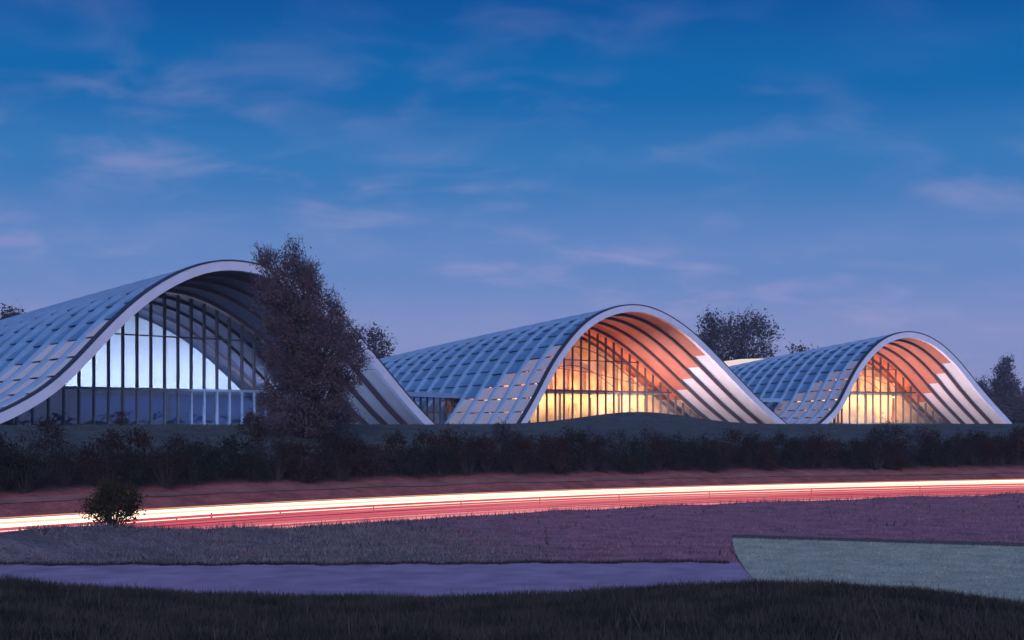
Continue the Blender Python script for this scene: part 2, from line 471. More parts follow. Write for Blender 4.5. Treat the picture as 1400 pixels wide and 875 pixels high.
# press the ground just below the laid sheets
flat = in_path(GX, GY) & (GY > 37.5)
GZ = np.where(flat, PATH_Z - 0.06, GZ)
flat2 = in_poly(GX, GY, LAWN) & (GY > 37.5)
GZ = np.where(flat2, PATH_Z - 0.16, GZ)
ny_, nx_ = GX.shape
V = np.stack([GX, GY, GZ], -1).reshape(-1, 3)
idx = np.arange(nx_ * ny_).reshape(ny_, nx_)
Q = np.stack([idx[:-1, :-1], idx[:-1, 1:], idx[1:, 1:], idx[1:, :-1]], -1).reshape(-1, 4)
gme = bpy.data.meshes.new('ground')
gme.vertices.add(len(V)); gme.vertices.foreach_set('co', V.astype(np.float32).ravel())
gme.loops.add(Q.size); gme.loops.foreach_set('vertex_index', Q.astype(np.int32).ravel())
gme.polygons.add(len(Q)); gme.polygons.foreach_set('loop_start', np.arange(0, Q.size, 4, dtype=np.int32)); gme.polygons.foreach_set('loop_total', np.full(len(Q), 4, np.int32))
gme.update(calc_edges=True)
gme.polygons.foreach_set('use_smooth', [True] * len(Q))
# ground cover colours; the road lights' red glow is painted into the bank
gv, _ = road_v(V[:, 0], V[:, 1])
def mixc(a, b, w):
    return a * (1 - w[:, None]) + b * w[:, None]
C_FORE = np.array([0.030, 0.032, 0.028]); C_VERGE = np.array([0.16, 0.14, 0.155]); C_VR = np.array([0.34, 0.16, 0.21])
C_RED_GLOW = np.array([0.36, 0.12, 0.11]); C_UP = np.array([0.075, 0.10, 0.105]); C_HEDGE = np.array([0.030, 0.022, 0.022])
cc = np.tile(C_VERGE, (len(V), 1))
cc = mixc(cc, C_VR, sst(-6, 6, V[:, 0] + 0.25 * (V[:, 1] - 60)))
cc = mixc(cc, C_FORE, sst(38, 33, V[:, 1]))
far_c = np.tile(C_RED_GLOW, (len(V), 1))
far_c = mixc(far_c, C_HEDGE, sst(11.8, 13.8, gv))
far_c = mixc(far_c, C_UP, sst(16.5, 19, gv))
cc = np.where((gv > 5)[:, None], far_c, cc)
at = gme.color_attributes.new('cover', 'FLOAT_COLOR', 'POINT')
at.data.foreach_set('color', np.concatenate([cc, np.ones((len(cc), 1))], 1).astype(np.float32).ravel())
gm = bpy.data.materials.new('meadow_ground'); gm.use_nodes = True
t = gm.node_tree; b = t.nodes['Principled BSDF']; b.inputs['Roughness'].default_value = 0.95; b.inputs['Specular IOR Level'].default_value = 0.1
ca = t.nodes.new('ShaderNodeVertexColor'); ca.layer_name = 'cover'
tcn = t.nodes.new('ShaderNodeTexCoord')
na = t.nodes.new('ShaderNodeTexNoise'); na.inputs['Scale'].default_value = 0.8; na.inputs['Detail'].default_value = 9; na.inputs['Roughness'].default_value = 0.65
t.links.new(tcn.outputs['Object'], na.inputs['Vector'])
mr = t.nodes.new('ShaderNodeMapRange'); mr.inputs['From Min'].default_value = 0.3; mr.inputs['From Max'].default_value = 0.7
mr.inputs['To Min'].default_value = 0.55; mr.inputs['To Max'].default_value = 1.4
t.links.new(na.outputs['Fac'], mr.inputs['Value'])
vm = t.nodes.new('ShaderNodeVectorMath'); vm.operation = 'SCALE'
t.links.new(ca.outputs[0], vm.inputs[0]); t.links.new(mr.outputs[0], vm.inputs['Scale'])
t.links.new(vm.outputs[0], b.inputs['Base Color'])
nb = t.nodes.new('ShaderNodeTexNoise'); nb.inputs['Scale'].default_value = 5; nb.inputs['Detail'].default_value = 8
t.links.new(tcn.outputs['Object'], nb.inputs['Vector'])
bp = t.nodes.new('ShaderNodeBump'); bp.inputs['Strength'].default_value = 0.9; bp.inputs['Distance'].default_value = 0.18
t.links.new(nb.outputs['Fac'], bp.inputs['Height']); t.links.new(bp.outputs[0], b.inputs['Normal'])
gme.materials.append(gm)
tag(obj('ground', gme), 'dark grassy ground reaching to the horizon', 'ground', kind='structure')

# road sheet
def strip(name, v0, v1, z, mat, i0=0, i1=None, step=2):
    ii = list(range(i0, (i1 or len(ROADC)), step))
    vs, fs = [], []
    for i in ii:
        vs += [road_pt(i, v0, z), road_pt(i, v1, z)]
    for k in range(len(ii) - 1):
        fs.append((2 * k, 2 * k + 1, 2 * k + 3, 2 * k + 2)[::-1])
    return mesh(name, vs, fs, mat)
road = tag(obj('road', strip('road', -5.6, 5.9, ZR, M_ASPH)), 'dark asphalt road curving past below the hedge', 'road', kind='structure')
for v in (-5.1, 5.1):
    obj('edge_line', strip('edge_line', v - 0.08, v + 0.08, ZR + 0.006, M_LINE), road)
obj('centre_line', strip('centre_line', -0.35, -0.2, ZR + 0.006, M_LINE), road)
obj('centre_line', strip('centre_line', 0.2, 0.35, ZR + 0.006, M_LINE), road)

# path sheet
xs = np.arange(-48, 8.01, 0.2)
vs, fs = [], []
lawn_left = lambda y: np.interp(y, [34, 36, 38.5, 41.5, 45, 49, 53.5, 58], [14, 13, 10.5, 8.6, 7.95, 8.25, 8.7, 9.25])
rows = 14
for j in range(rows + 1):
    w_ = j / rows
    for i, x in enumerate(xs):
        f0 = 35.0; f1 = PATH_FAR(x)
        y = f0 + (f1 - f0) * w_
        xe = lawn_left(y) - 0.06
        xq = -48 + (xe + 48) * (i / (len(xs) - 1))
        y = f0 + (PATH_FAR(xq) - f0) * w_
        vs.append((xq, y, PATH_Z))
n = len(xs)
for j in range(rows):
    for i in range(n - 1):
        fs.append((j * n + i, j * n + i + 1, (j + 1) * n + i + 1, (j + 1) * n + i))
tag(obj('path', mesh('path', vs, fs, M_PATH)), 'smooth purple-grey asphalt path between foreground grass and verge', 'path', kind='structure')

# pale lawn sheet with dark kerb on its far edge
lv = [(x, y, PATH_Z - 0.05) for x, y in LAWN]
tag(obj('lawn', mesh('lawn', lv, [tuple(range(len(lv)))[::-1]], M_LAWN)), 'smooth pale grey-green lawn beside the path', 'lawn', kind='structure')
kp = [LAWN[0], LAWN[-1], LAWN[-2], LAWN[-3]]
ke = tag(empty('kerb', (kp[0][0], kp[0][1], PATH_Z)), 'dark low kerb along the far edge of the pale lawn', 'kerb')
for (x0, y0), (x1, y1) in zip(kp[:-1], kp[1:]):
    L = math.hypot(x1 - x0, y1 - y0); m = max(1, int(L / 2.0))
    ux, uy = (x1 - x0) / L, (y1 - y0) / L
    for k in range(m):
        a0 = k * L / m + 0.01; a1 = (k + 1) * L / m - 0.01
        r0 = []
        for a_, w_ in ((a0, -0.12), (a1, -0.12), (a1, 0.14), (a0, 0.14)):
            r0.append((x0 + ux * a_ - uy * w_ - kp[0][0], y0 + uy * a_ + ux * w_ - kp[0][1], -0.2))
        dz = random.uniform(-0.015, 0.015)
        r1_ = [(p[0], p[1], 0.09 + dz) for p in r0]
        prism('kerb_stone', r0, r1_, M_KERB, ke)

# gravel patch at the left
gp = [(-26, 60), (-17.2, 52.6), (-16.6, 51.9), (-19, 51.4), (-28, 51.6), (-34, 55)]
gpv = [(x, y, gz(x, y) + 0.05) for x, y in gp]
tag(obj('gravel_patch', mesh('gravel_patch', [(x, y, -5.07) for x, y in gp], [tuple(range(len(gp)))[::-1]], M_DIRT)), 'brownish gravel patch at the end of the path', 'gravel', kind='structure')

# ------------------------------------------------------------------ the wave-roofed halls
BAY = 2.76
HALLS = [
    dict(apex_px=290, zt=3.05, d=117.3, phi=48, hs=0.0063, nb=19, lit=False,
         pts=[(-120, 592), (-80, 588), (-45, 584), (-18, 579), (0, 571), (34, 554), (69, 532), (103, 501), (137, 464), (171, 430), (205, 402), (240, 381), (274, 367.5), (308, 362), (343, 366), (380, 378), (420, 402), (455, 431), (491, 470), (527, 514), (562, 556), (585, 580), (600, 594)],
         label='largest wave-roofed steel hall, dark inside, with the bushy tree before its arch'),
    dict(apex_px=865, zt=4.05, d=165.6, phi=40, hs=0.0058, nb=21, lit=True,
         pts=[(704, 594), (711, 584), (719.5, 570), (735.5, 542), (751.5, 510), (767.5, 484), (783.5, 463), (797, 448.5), (815, 435), (840, 424.5), (865, 421), (890, 425.5), (915, 437.5), (940, 455), (965, 478), (990, 504), (1015, 530), (1040, 555), (1065, 577), (1084, 594)],
         label='orange-lit wave-roofed steel hall standing between the dark hall and the smallest hall'),
    dict(apex_px=1240, zt=4.5, d=193.0, phi=26, hs=0.0056, nb=18, lit=True,
         pts=[(1106, 594), (1115, 588), (1128, 577), (1145, 559), (1158, 534), (1172, 507), (1185, 489), (1198.5, 474.5), (1212, 465), (1232, 458), (1252, 458.5), (1272, 466), (1292.5, 481), (1313, 502.5), (1333, 528), (1353, 551.5), (1376.5, 577), (1390, 593)],
         label='smallest wave-roofed steel hall glowing yellow, with the third and farthest arch'),
]

def smooth_profile(pts):
    c = catmull(pts, 12)
    seg = np.r_[0, np.cumsum(np.hypot(*np.diff(c, axis=0).T))]
    u = np.linspace(0, seg[-1], 121)
    c = np.stack([np.interp(u, seg, c[:, 0]), np.interp(u, seg, c[:, 1])], 1)
    k = np.array([1, 2, 3, 4, 3, 2, 1], float); k /= k.sum()
    for _ in range(2):
        e = np.pad(c, ((3, 3), (0, 0)), mode='reflect', reflect_type='odd')
        c = np.stack([np.convolve(e[:, i], k, 'valid') for i in range(2)], 1)
    return c

class Hall:
    def __init__(self, d):
        self.d = d
        ph = R(d['phi'])
        self.O = np.array([(d['apex_px'] - 700) / F * d['d'], d['d']])
        self.u = np.array([math.cos(ph), math.sin(ph)])
        pts = []
        for px, py in d['pts']:
            rx = (px - 700) / F
            s = (rx * self.O[1] - self.O[0]) / (self.u[0] - rx * self.u[1])
            y = self.O[1] + self.u[1] * s
            pts.append((s, (HZ - py) / F * y))
        self.prof = smooth_profile(pts)
        tg = np.gradient(self.prof, axis=0); tg /= np.linalg.norm(tg, axis=1)[:, None]
        self.nrm = np.stack([-tg[:, 1], tg[:, 0]], 1)
        self.arc = np.r_[0, np.cumsum(np.hypot(*np.diff(self.prof, axis=0).T))]
        self.iapex = int(self.prof[:, 1].argmax())
    def scale(self, t):
        k = self.d['hs']
        return 1.0 - k * t - 0.00002 * t * t, 1.0 - 0.0012 * t
    def at(self, a, t, off=0.0):
        """point at arc length a (of the front profile), depth t, radial offset"""
        h, w = self.scale(t)
        x = np.interp(a, self.arc, self.prof[:, 0]); z = np.interp(a, self.arc, self.prof[:, 1])
        nx = np.interp(a, self.arc, self.nrm[:, 0]); nz_ = np.interp(a, self.arc, self.nrm[:, 1])
        return (x * w + nx * off, t, z * h + nz_ * off)
    def top(self, s, t, off=0.0):
        h, w = self.scale(t)
        return np.interp(s / w, self.prof[:, 0], self.prof[:, 1]) * h + off

def build_hall(d):
    H = Hall(d)
    lit = d['lit']
    root = empty('wave_hall', (H.O[0], H.O[1], 0), R(d['phi']))
    tag(root, d['label'], 'building', 'wave-roofed halls')
    nb = d['nb']; A = H.arc[-1]
    grid = np.linspace(0, A, 61)
    # ribs
    for k in range(nb + 1):
        t0 = k * BAY
        front = (k == 0)
        w2 = 0.26 if front else 0.15
        ro, ri = (0.36, -0.42) if front else (0.40, -0.10)
        vs, fs = [], []
        for a in grid:
            for tt, off in ((t0 - w2, ri), (t0 + w2, ri), (t0 + w2, ro), (t0 - w2, ro)):
                p = H.at(a, max(t0, 0), off)
                vs.append((p[0], tt, p[2]))
        for i in range(len(grid) - 1):
            for q in range(4):
                q2 = (q + 1) % 4
                fs.append((i * 4 + q, i * 4 + q2, i * 4 + 4 + q2, i * 4 + 4 + q))
        fs.append((3, 2, 1, 0)); e = (len(grid) - 1) * 4; fs.append((e, e + 1, e + 2, e + 3))
        o = obj('front_rib' if front else 'rib', mesh('rib', vs, fs, M_RIB_FRONT if front else M_RIB), root)
        if not front:
            vs2 = []
            for a in grid:
                for tt, off in ((t0 - 0.13, -0.52), (t0 + 0.13, -0.52), (t0 + 0.13, -0.104), (t0 - 0.13, -0.104)):
                    p = H.at(a, t0, off); vs2.append((p[0], tt, p[2]))
            obj('lower_flange', mesh('lower_flange', vs2, fs, M_FLANGE), o)
        if front:
            o['label'] = 'white painted front arch rib'
            vs, fs = [], []
            for a in grid:
                for tt, off in ((-0.30, ro + 0.01), (0.30, ro + 0.01), (0.30, ro + 0.13), (-0.30, ro + 0.13)):
                    p = H.at(a, 0, off); vs.append((p[0], tt, p[2]))
            for i in range(len(grid) - 1):
                for q in range(4):
                    q2 = (q + 1) % 4
                    fs.append((i * 4 + q, i * 4 + q2, i * 4 + 4 + q2, i * 4 + 4 + q))
            fs.append((3, 2, 1, 0)); fs.append((e, e + 1, e + 2, e + 3))
            obj('edge_gutter', mesh('edge_gutter', vs, fs, M_TRIM), root)
    # arc positions where z crosses a level, per side
    aL = np.interp(np.linspace(0, 1, 2), [0, 1], [0, 1])
    ia = H.iapex
    zl = H.prof[:ia + 1, 1]; al = H.arc[:ia + 1]
    zr = H.prof[ia:, 1][::-1]; ar = H.arc[ia:][::-1]
    def a_left(z, t):
        h, _ = H.scale(t); return float(np.interp(z / h, zl, al))
    def a_right(z, t):
        h, _ = H.scale(t); return float(np.interp(z / h, zr, ar))
    a_ap = H.arc[ia]
    ZE = 3.25                                   # eave level of the glazed base
    zw = lambda k: 8.6 - 1.35 * k               # white panels end lower bay by bay
    # roof panels
    npan = 0
    for k in range(nb):
        t0 = k * BAY + (0.27 if k == 0 else 0.155); t1 = (k + 1) * BAY - 0.155
        tm = 0.5 * (t0 + t1)
        z_white = zw(k)
        low = a_left(-0.35, tm)
        end = a_ap + 1.6
        n = 12 if k > 3 else 13
        edges = list(np.linspace(low, end, n + 1))
        for j in range(n):
            a0, a1 = edges[j] + 0.02, edges[j + 1] - 0.02
            am = 0.5 * (a0 + a1)
            zm = H.at(am, tm)[2]
            jz = random.uniform(-0.02, 0.02)
            white = zm < z_white
            glazed = (zm < ZE) and not white
            steps = [a0, 0.5 * (a0 + a1), a1]
            outr, inr = [], []
            for q, a in enumerate(steps):
                f = q / 2.0
                lift = (0.17 * (1 - f) + 0.0 * f + jz) if not glazed else 0.0
                th = 0.05 if (white or glazed) else 0.09
                for tt in (t0, t1):
                    p = H.at(a, tt, lift); outr.append((p[0], tt, p[2]))
                    p = H.at(a, tt, lift - th); inr.append((p[0], tt, p[2]))
            m_ = len(outr)
            vs = outr + inr
            fs = [(0, 1, 3, 2), (2, 3, 5, 4), (6, 8, 9, 7), (8, 10, 11, 9), (0, 6, 7, 1), (4, 5, 11, 10), (0, 2, 8, 6), (2, 4, 10, 8), (1, 7, 9, 3), (3, 9, 11, 5)]
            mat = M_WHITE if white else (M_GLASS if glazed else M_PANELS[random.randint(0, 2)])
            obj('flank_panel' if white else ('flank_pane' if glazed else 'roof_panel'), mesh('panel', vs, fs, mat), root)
            npan += 1
        # right-hand flank: one long sheet per bay, then glass or white panels at the foot
        a_w = a_right(max(z_white, ZE if k >= 4 else -0.3), tm)
        def sheet(name, a0, a1, off, th, mat, n=20):
            aa = np.linspace(a0, a1, n + 1); vs, fs = [], []
            for a in aa:
                for tt, o_ in ((t0, off), (t1, off), (t1, off - th), (t0, off - th)):
                    p = H.at(a, tt, o_); vs.append((p[0], tt, p[2]))
            for i in range(n):
                for q in range(4):
                    q2 = (q + 1) % 4
                    fs.append((i * 4 + q, i * 4 + 4 + q, i * 4 + 4 + q2, i * 4 + q2))
            fs.append((0, 1, 2, 3)); fs.append((n * 4 + 3, n * 4 + 2, n * 4 + 1, n * 4))
            return obj(name, mesh(name, vs, fs, mat), root)
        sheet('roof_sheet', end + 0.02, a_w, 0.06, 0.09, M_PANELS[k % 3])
        a_foot = a_right(-0.35, tm)
        if k < 6 and z_white > 0.5:
            # two or three white panels down to the ground
            a_mid = a_right(ZE + 0.2, tm)
            cut = [a_w + 0.03] + ([a_mid] if a_mid > a_w + 0.6 else []) + [a_foot]
            for c0, c1 in zip(cut[:-1], cut[1:]):
                sheet('flank_panel', c0 + 0.03, c1 - 0.03, 0.02, 0.05, M_WHITE, 8)
        else:
            sheet('flank_pane', a_w + 0.03, a_foot, 0.02, 0.04, M_GLASS, 8)
        # soffit boards under the sheeting
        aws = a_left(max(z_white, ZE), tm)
        sheet('soffit_board', aws + 0.05, a_w - 0.05, -0.16, 0.05, M_SOFFIT if lit else M_SOFFIT_UNLIT, 36)

    # glass front, set back four bays
    TG = 4 * BAY + 0.5
    h_, w_ = H.scale(TG)
    sL = float(np.interp(0.3 / h_, H.prof[:ia + 1, 1], H.prof[:ia + 1, 0])) * w_ + 0.25
    sR = float(np.interp(-0.3 / h_, H.prof[ia:, 1][::-1], H.prof[ia:, 0][::-1])) * w_ - 0.6
    step = 1.42
    n = int((sR - sL) / step)
    ss = np.linspace(sL, sR, n + 1)
    ZT = d['zt']
    gl = M_GLASS if lit else M_GLASS_B
    def top(s): return float(H.top(s, TG, -0.55))
    for i in range(n):
        s0, s1 = ss[i] + 0.05, ss[i + 1] - 0.05
        zt0, zt1 = top(s0), top(s1)
        if max(zt0, zt1) < 0.25: continue
        def pane(name, b0, b1, c0, c1):
            prism(name, [(s0, TG - 0.015, b0), (s1, TG - 0.015, b1), (s1, TG - 0.015, c1), (s0, TG - 0.015, c0)],
                  [(s0, TG + 0.015, b0), (s1, TG + 0.015, b1), (s1, TG + 0.015, c1), (s0, TG + 0.015, c0)], gl, root)
        lo0, lo1 = min(zt0, ZT - 0.12), min(zt1, ZT - 0.12)
        pane('glass_pane', -0.25, -0.25, max(lo0, -0.2), max(lo1, -0.2))
        if min(zt0, zt1) > ZT + 0.25:
            pane('glass_pane', ZT + 0.12, ZT + 0.12, zt0, zt1)
    for i, s in enumerate(ss):
        z1 = top(s)
        if z1 < 0.4: continue
        wm = 0.055 if lit else 0.085
        lo = -0.3
        if lit:
            box('mullion', s - wm, s + wm, TG - 0.16, TG + 0.14, lo, z1, M_MULL, root)
        else:
            box('mullion', s - wm, s + wm, TG - 0.16, TG + 0.14, ZT + 0.11, max(z1, ZT + 0.2), M_MULL, root) if z1 > ZT + 0.3 else None
            box('mullion', s - wm * 0.8, s + wm * 0.8, TG - 0.16, TG + 0.14, lo, min(z1, ZT - 0.11), M_MULL_L, root)
    # transoms
    def span(z):
        ok = [s for s in np.linspace(sL, sR, 400) if top(s) > z + 0.1]
        return (min(ok), max(ok)) if ok else (0, 0)
    for z, hh in ((ZT, 0.11), (7.9, 0.06)):
        a, b_ = span(z)
        box('transom', a, b_, TG - 0.19, TG + 0.10, z - hh, z + hh, M_MULL if lit or z > 5 else M_MULL_L, root)
    # interior: floor, upper floor slab, end wall, columns, boards
    TB = TG + (3.4 if lit else 9.6)
    hB, wB = H.scale(TB)
    sLb = float(np.interp(0.6 / hB, H.prof[:ia + 1, 1], H.prof[:ia + 1, 0])) * wB + 0.6
    sRb = float(np.interp(0.2 / hB, H.prof[ia:, 1][::-1], H.prof[ia:, 0][::-1])) * wB - 0.6
    box('floor', sL - 0.5, sR, TG + 0.2, TB + 0.3, -0.28, 0.02, M_FLOOR, root)
    nn = 40
    sw = np.linspace(sLb, sRb, nn + 1)
    r0 = [(sLb, TB, 0.02)] + [(s, TB, max(float(H.top(s, TB, -0.75)), 0.1)) for s in sw] + [(sRb, TB, 0.02)]
    r1_ = [(p[0], TB + 0.25, p[2]) for p in r0]
    prism('end_wall', r0[::-1], r1_[::-1], M_WALLW if lit else M_WALLC, root)
    a, b_ = span(ZT - 0.1)
    slab_a = max(a + 0.6, sLb); slab_b = min(b_ - 0.8, sRb - 1.0)
    box('upper_floor', slab_a, slab_b, TG + (1.0 if lit else 2.2), TB - 0.02, ZT - 0.32, ZT - 0.02, M_SLAB, root)
    for s in np.arange(slab_a + 2.5, slab_b - 1, 5.2):
        v, f = tube_vf([(s, TG + (1.5 if lit else 3.0), 0.02), (s, TG + (1.5 if lit else 3.0), ZT - 0.33)], 0.16, 8)
        obj('column', mesh('column', v, f, M_COLUMN), root)
    if lit:
        # hanging canvases and partition boards on the upper floor
        for s in np.arange(slab_a + 1.2, slab_b - 1.0, 2.9):
            hh = min(float(H.top(s, TB - 2.0, -1.3)), ZT + random.uniform(2.2, 4.6))
            if hh > ZT + 1.0:
                box('partition_board', s, s + random.uniform(0.7, 1.5), TB - 0.7, TB - 0.58, ZT - 0.02, hh, M_CANV, root)
        for s in np.arange(slab_a + 1.0, slab_b - 1.0, 3.7):
            hh = random.uniform(1.8, 2.7)
            box('partition_board', s, s + random.uniform(0.6, 1.6), TB - 0.6, TB - 0.5, 0.02, hh, M_CANV, root)

    mid = 0.5 * (slab_a + slab_b)
    if lit:
        for sc_ in (0.80, 0.60):
            pts_ = [(s * sc_ + 1.0, TG + 0.75, float(H.top(s, TG, -0.6)) * sc_) for s in np.linspace(sL + 1, sR - 1, 30)]
            pts_ = [p for p in pts_ if p[2] > ZT + 0.1]
            v, f = tube_vf(pts_, 0.07, 6)
            obj('inner_arch', mesh('inner_arch', v, f, M_COLUMN), root)
        v, f = tube_vf([(slab_a + 2, TG + 0.9, ZT + 3.6), (mid + 3, TG + 0.9, ZT + 2.3), (slab_b - 2, TG + 0.9, ZT + 0.6)], 0.06, 6)
        obj('stair_rail', mesh('stair_rail', v, f, M_COLUMN), root)
        for s in np.arange(slab_a + 1.5, slab_b - 1, 3.3):
            bm_v, bm_f = tube_vf([(s, TG + 1.3, ZT - 0.55), (s, TG + 1.3, ZT - 0.68), (s, TG + 1.3, ZT - 0.80)], [0.10, 0.17, 0.10], 8)
            obj('pendant_lamp', mesh('pendant_lamp', bm_v, bm_f, M_LAMP), root)
    if d['d'] > 180:
        # glowing block added for a bright glint on the rear ridge
        vs, fs = [], []
        for q, tt in enumerate((33.5, 38.0, 43.0, 47.5)):
            hh = (0.25, 0.75, 1.0, 0.9)[q]
            for da, off in ((-1.3, 0.45), (-1.0, 0.45 + hh), (1.0, 0.45 + hh), (1.3, 0.45)):
                p = H.at(a_ap + da, tt, off); vs.append((p[0], tt, p[2]))
        for q in range(3):
            for w4 in range(4):
                w5 = (w4 + 1) % 4
                fs.append((q * 4 + w4, q * 4 + w5, q * 4 + 4 + w5, q * 4 + 4 + w4))
        fs += [(3, 2, 1, 0), (12, 13, 14, 15)]
        o = obj('ridge_glow', mesh('ridge_glow', vs, fs, M_RIDGE_GLOW), root); o['label'] = 'white glowing block added for a bright glint on the rear ridge'
    # lights of the hall, with added fill
    def area(name, loc, rot, sx, sy, power, col):
        l = bpy.data.lights.new(name, 'AREA'); l.shape = 'RECTANGLE'; l.size = sx; l.size_y = sy
        l.energy = power; l.color = col
        o = bpy.data.objects.new(name, l); COL.objects.link(o); o.parent = root
        o.location = loc; o.rotation_euler = rot
        return o
    mid = 0.5 * (slab_a + slab_b); wid = slab_b - slab_a
    if lit:
        yel = (1.0, 0.60, 0.25); org = (1.0, 0.37, 0.15)
        # downlights under the upper floor, washing the end wall and the floor
        area('ceiling_light', (mid, TG + 1.9, ZT - 0.40), (R(28), 0, 0), wid * 0.96, 1.2, 3100 * wid / 28, yel)
        # floodlights at the slab edge washing the upper wall and the vault
        area('vault_light', (mid, TG + 1.2, ZT + 0.1), (R(180 - 30), 0, 0), wid * 0.92, 0.5, 2300 * wid / 28, org)
        # hidden uplight added before the glass to redden the open vault
        area('vault_light', (mid, TG - 0.6, 0.25), (R(180 + 25), 0, 0), wid * 0.9, 0.5, 900 * wid / 28, (1.0, 0.27, 0.19))
        # fill light added behind the glass, where the glow fades to the right
        area('floor_fill', (slab_b - wid * 0.1, TG + 0.8, 0.12), (R(180 - 12), 0, 0), wid * 0.35, 0.5, 420, (1.0, 0.40, 0.18))
        # added white fill, no real fixture, brightening the right-hand flank panels
        area('flank_fill', (sR - 20, 4.8, 0.6), (0, R(-88), 0), 0.5, 8.5, 3300, (1.0, 0.84, 0.95))
    else:
        area('flank_fill', (sR - 20, 4.8, 0.6), (0, R(-88), 0), 0.5, 8.5, 1300, (0.36, 0.52, 1.0))  # added cool fill for the flank panels of the unlit hall
        box('lower_dark_partition', slab_a, slab_b, TG + 5.0, TG + 5.15, 0.02, ZT - 0.33, M_DARKW, root)  # dark partition added so the lower storey looks unlit
        area('wall_lamp', (mid + 1, TB - 4.6, ZT + 0.05), (R(180 - 52), 0, 0), wid * 0.98, 0.8, 4600, (0.96, 0.86, 1.0))
        area('ceiling_light', (mid + 4, TG + 3.6, ZT - 0.45), (0, 0, 0), wid * 0.6, 1.2, 420, (0.12, 0.42, 1.0))  # added blue fill that colours the lower glazing
    return H, root

BUILT = [build_hall(d) for d in HALLS]

def hall_world(H, s, t, z):
    u = H.u; n_ = np.array([-u[1], u[0]])
    p = H.O + u * s + n_ * t
    return (p[0], p[1], z)

# low glazed links between the halls
def link(H1, p1, H2, p2, depth, label, warm):
    a = np.array(hall_world(H1, *p1, 0)[:2]); b_ = np.array(hall_world(H2, *p2, 0)[:2])
    L = np.linalg.norm(b_ - a); ang = math.atan2(b_[1] - a[1], b_[0] - a[0])
    root = tag(empty('glazed_link', (a[0], a[1], 0), ang), label, 'building', 'glazed links between the halls')
    box('roof_slab', -1.0, L + 1.0, -0.8, depth, 3.05, 3.45, M_TRIM, root)
    box('roof_fascia', -1.0, L + 1.0, -0.86, -0.805, 2.95, 3.5, M_RIB, root)
    box('floor', -0.5, L + 0.5, 0.05, depth, -0.25, 0.03, M_FLOOR, root)
    box('back_wall', -0.5, L + 0.5, depth - 0.4, depth - 0.2, 0.03, 3.04, M_WALLW, root)
    n = max(3, int(L / 1.6))
    xs_ = np.linspace(0, L, n + 1)
    for i in range(n):
        box('glass_pane', xs_[i] + 0.05, xs_[i + 1] - 0.05, 0.0, 0.03, -0.2, 3.04, M_GLASS_B, root)
    for x in xs_:
        box('mullion', x - 0.05, x + 0.05, -0.08, 0.12, -0.2, 3.04, M_MULL, root)
    l = bpy.data.lights.new('ceiling_light', 'AREA'); l.shape = 'RECTANGLE'; l.size = L * 0.8; l.size_y = 1.0
    l.energy = warm; l.color = (1.0, 0.5, 0.35)
    o = bpy.data.objects.new('ceiling_light', l); COL.objects.link(o); o.parent = root; o.location = (L / 2, depth * 0.6, 2.95)
link(BUILT[0][0], (24.5, 12), BUILT[1][0], (-15.5, 15), 16, 'low flat-roofed glass link between the dark hall and the orange hall', 600)
link(BUILT[1][0], (25.0, 14), BUILT[2][0], (-13.0, 13), 14, 'low flat-roofed glass link between the orange hall and the smallest hall', 800)

# ------------------------------------------------------------------ long-exposure car light trails, built as glowing strips on added posts
def light_band(name, label, trails, i0, i1, posts_v):
    root = tag(empty(name, (0, 0, 0)), label, 'light band')
    for v, z, rv, rz, mat in trails:
        vs, fs = [], []
        ii = list(range(i0, i1, 2)); sd_ = 8
        for i in ii:
            for k in range(sd_):
                a = 2 * math.pi * (k + 0.5) / sd_
                vs.append(road_pt(i, v + rv * math.cos(a), ZR + z + rz * math.sin(a)))
        for q in range(len(ii) - 1):
            for k in range(sd_):
                k2 = (k + 1) % sd_
                fs.append((q * sd_ + k, (q + 1) * sd_ + k, (q + 1) * sd_ + k2, q * sd_ + k2))
        fs.append(tuple(range(sd_))); e = (len(ii) - 1) * sd_; fs.append(tuple(e + k for k in range(sd_ - 1, -1, -1)))
        obj('light_trail', mesh('light_trail', vs, fs, mat, True), root)
    zt = max(r[1] for r in trails)
    for i in range(i0 + 4, i1 - 4, 7):
        x, y, _ = road_pt(i, posts_v, 0)
        box('post', x - 0.03, x + 0.03, y - 0.03, y + 0.03, ZR + 0.0, ZR + zt, M_POST, root)
    return root
E_W = emat('headlight_white', (1.0, 0.78, 0.56), 2.2)
E_W2 = emat('headlight_cream', (1.0, 0.72, 0.48), 1.5, col2=(0.95, 0.50, 0.36), scale=(0.04, 0.04, 1.0))
E_W3 = emat('headlight_amber', (1.0, 0.50, 0.30), 0.85, col2=(0.9, 0.30, 0.22), scale=(0.05, 0.05, 1.0))
E_R2 = emat('tail_dark_red', (0.52, 0.05, 0.09), 1.0, col2=(0.85, 0.20, 0.25), scale=(0.05, 0.05, 1.0))
E_R = emat('tail_red', (0.64, 0.08, 0.14), 1.0, col2=(0.80, 0.16, 0.20), scale=(0.06, 0.06, 1.0))
E_P = emat('tail_pink', (1.0, 0.42, 0.42), 1.05, col2=(0.85, 0.22, 0.26), scale=(0.08, 0.08, 1.0))
light_band('white_light_band', 'long bright white band of light along the far lane of the road',
           [(2.20, 0.90, 0.04, 0.07, E_W), (2.25, 0.77, 0.04, 0.055, E_W2), (2.15, 0.64, 0.04, 0.085, E_W), (2.1, 0.48, 0.04, 0.075, E_W),
            (2.05, 0.36, 0.04, 0.05, E_W2), (2.3, 1.02, 0.03, 0.03, E_W3), (3.6, 0.62, 0.04, 0.05, E_W), (3.7, 0.80, 0.03, 0.03, E_W3), (2.0, 0.24, 0.03, 0.035, E_W3)], 40, 215, 2.42)
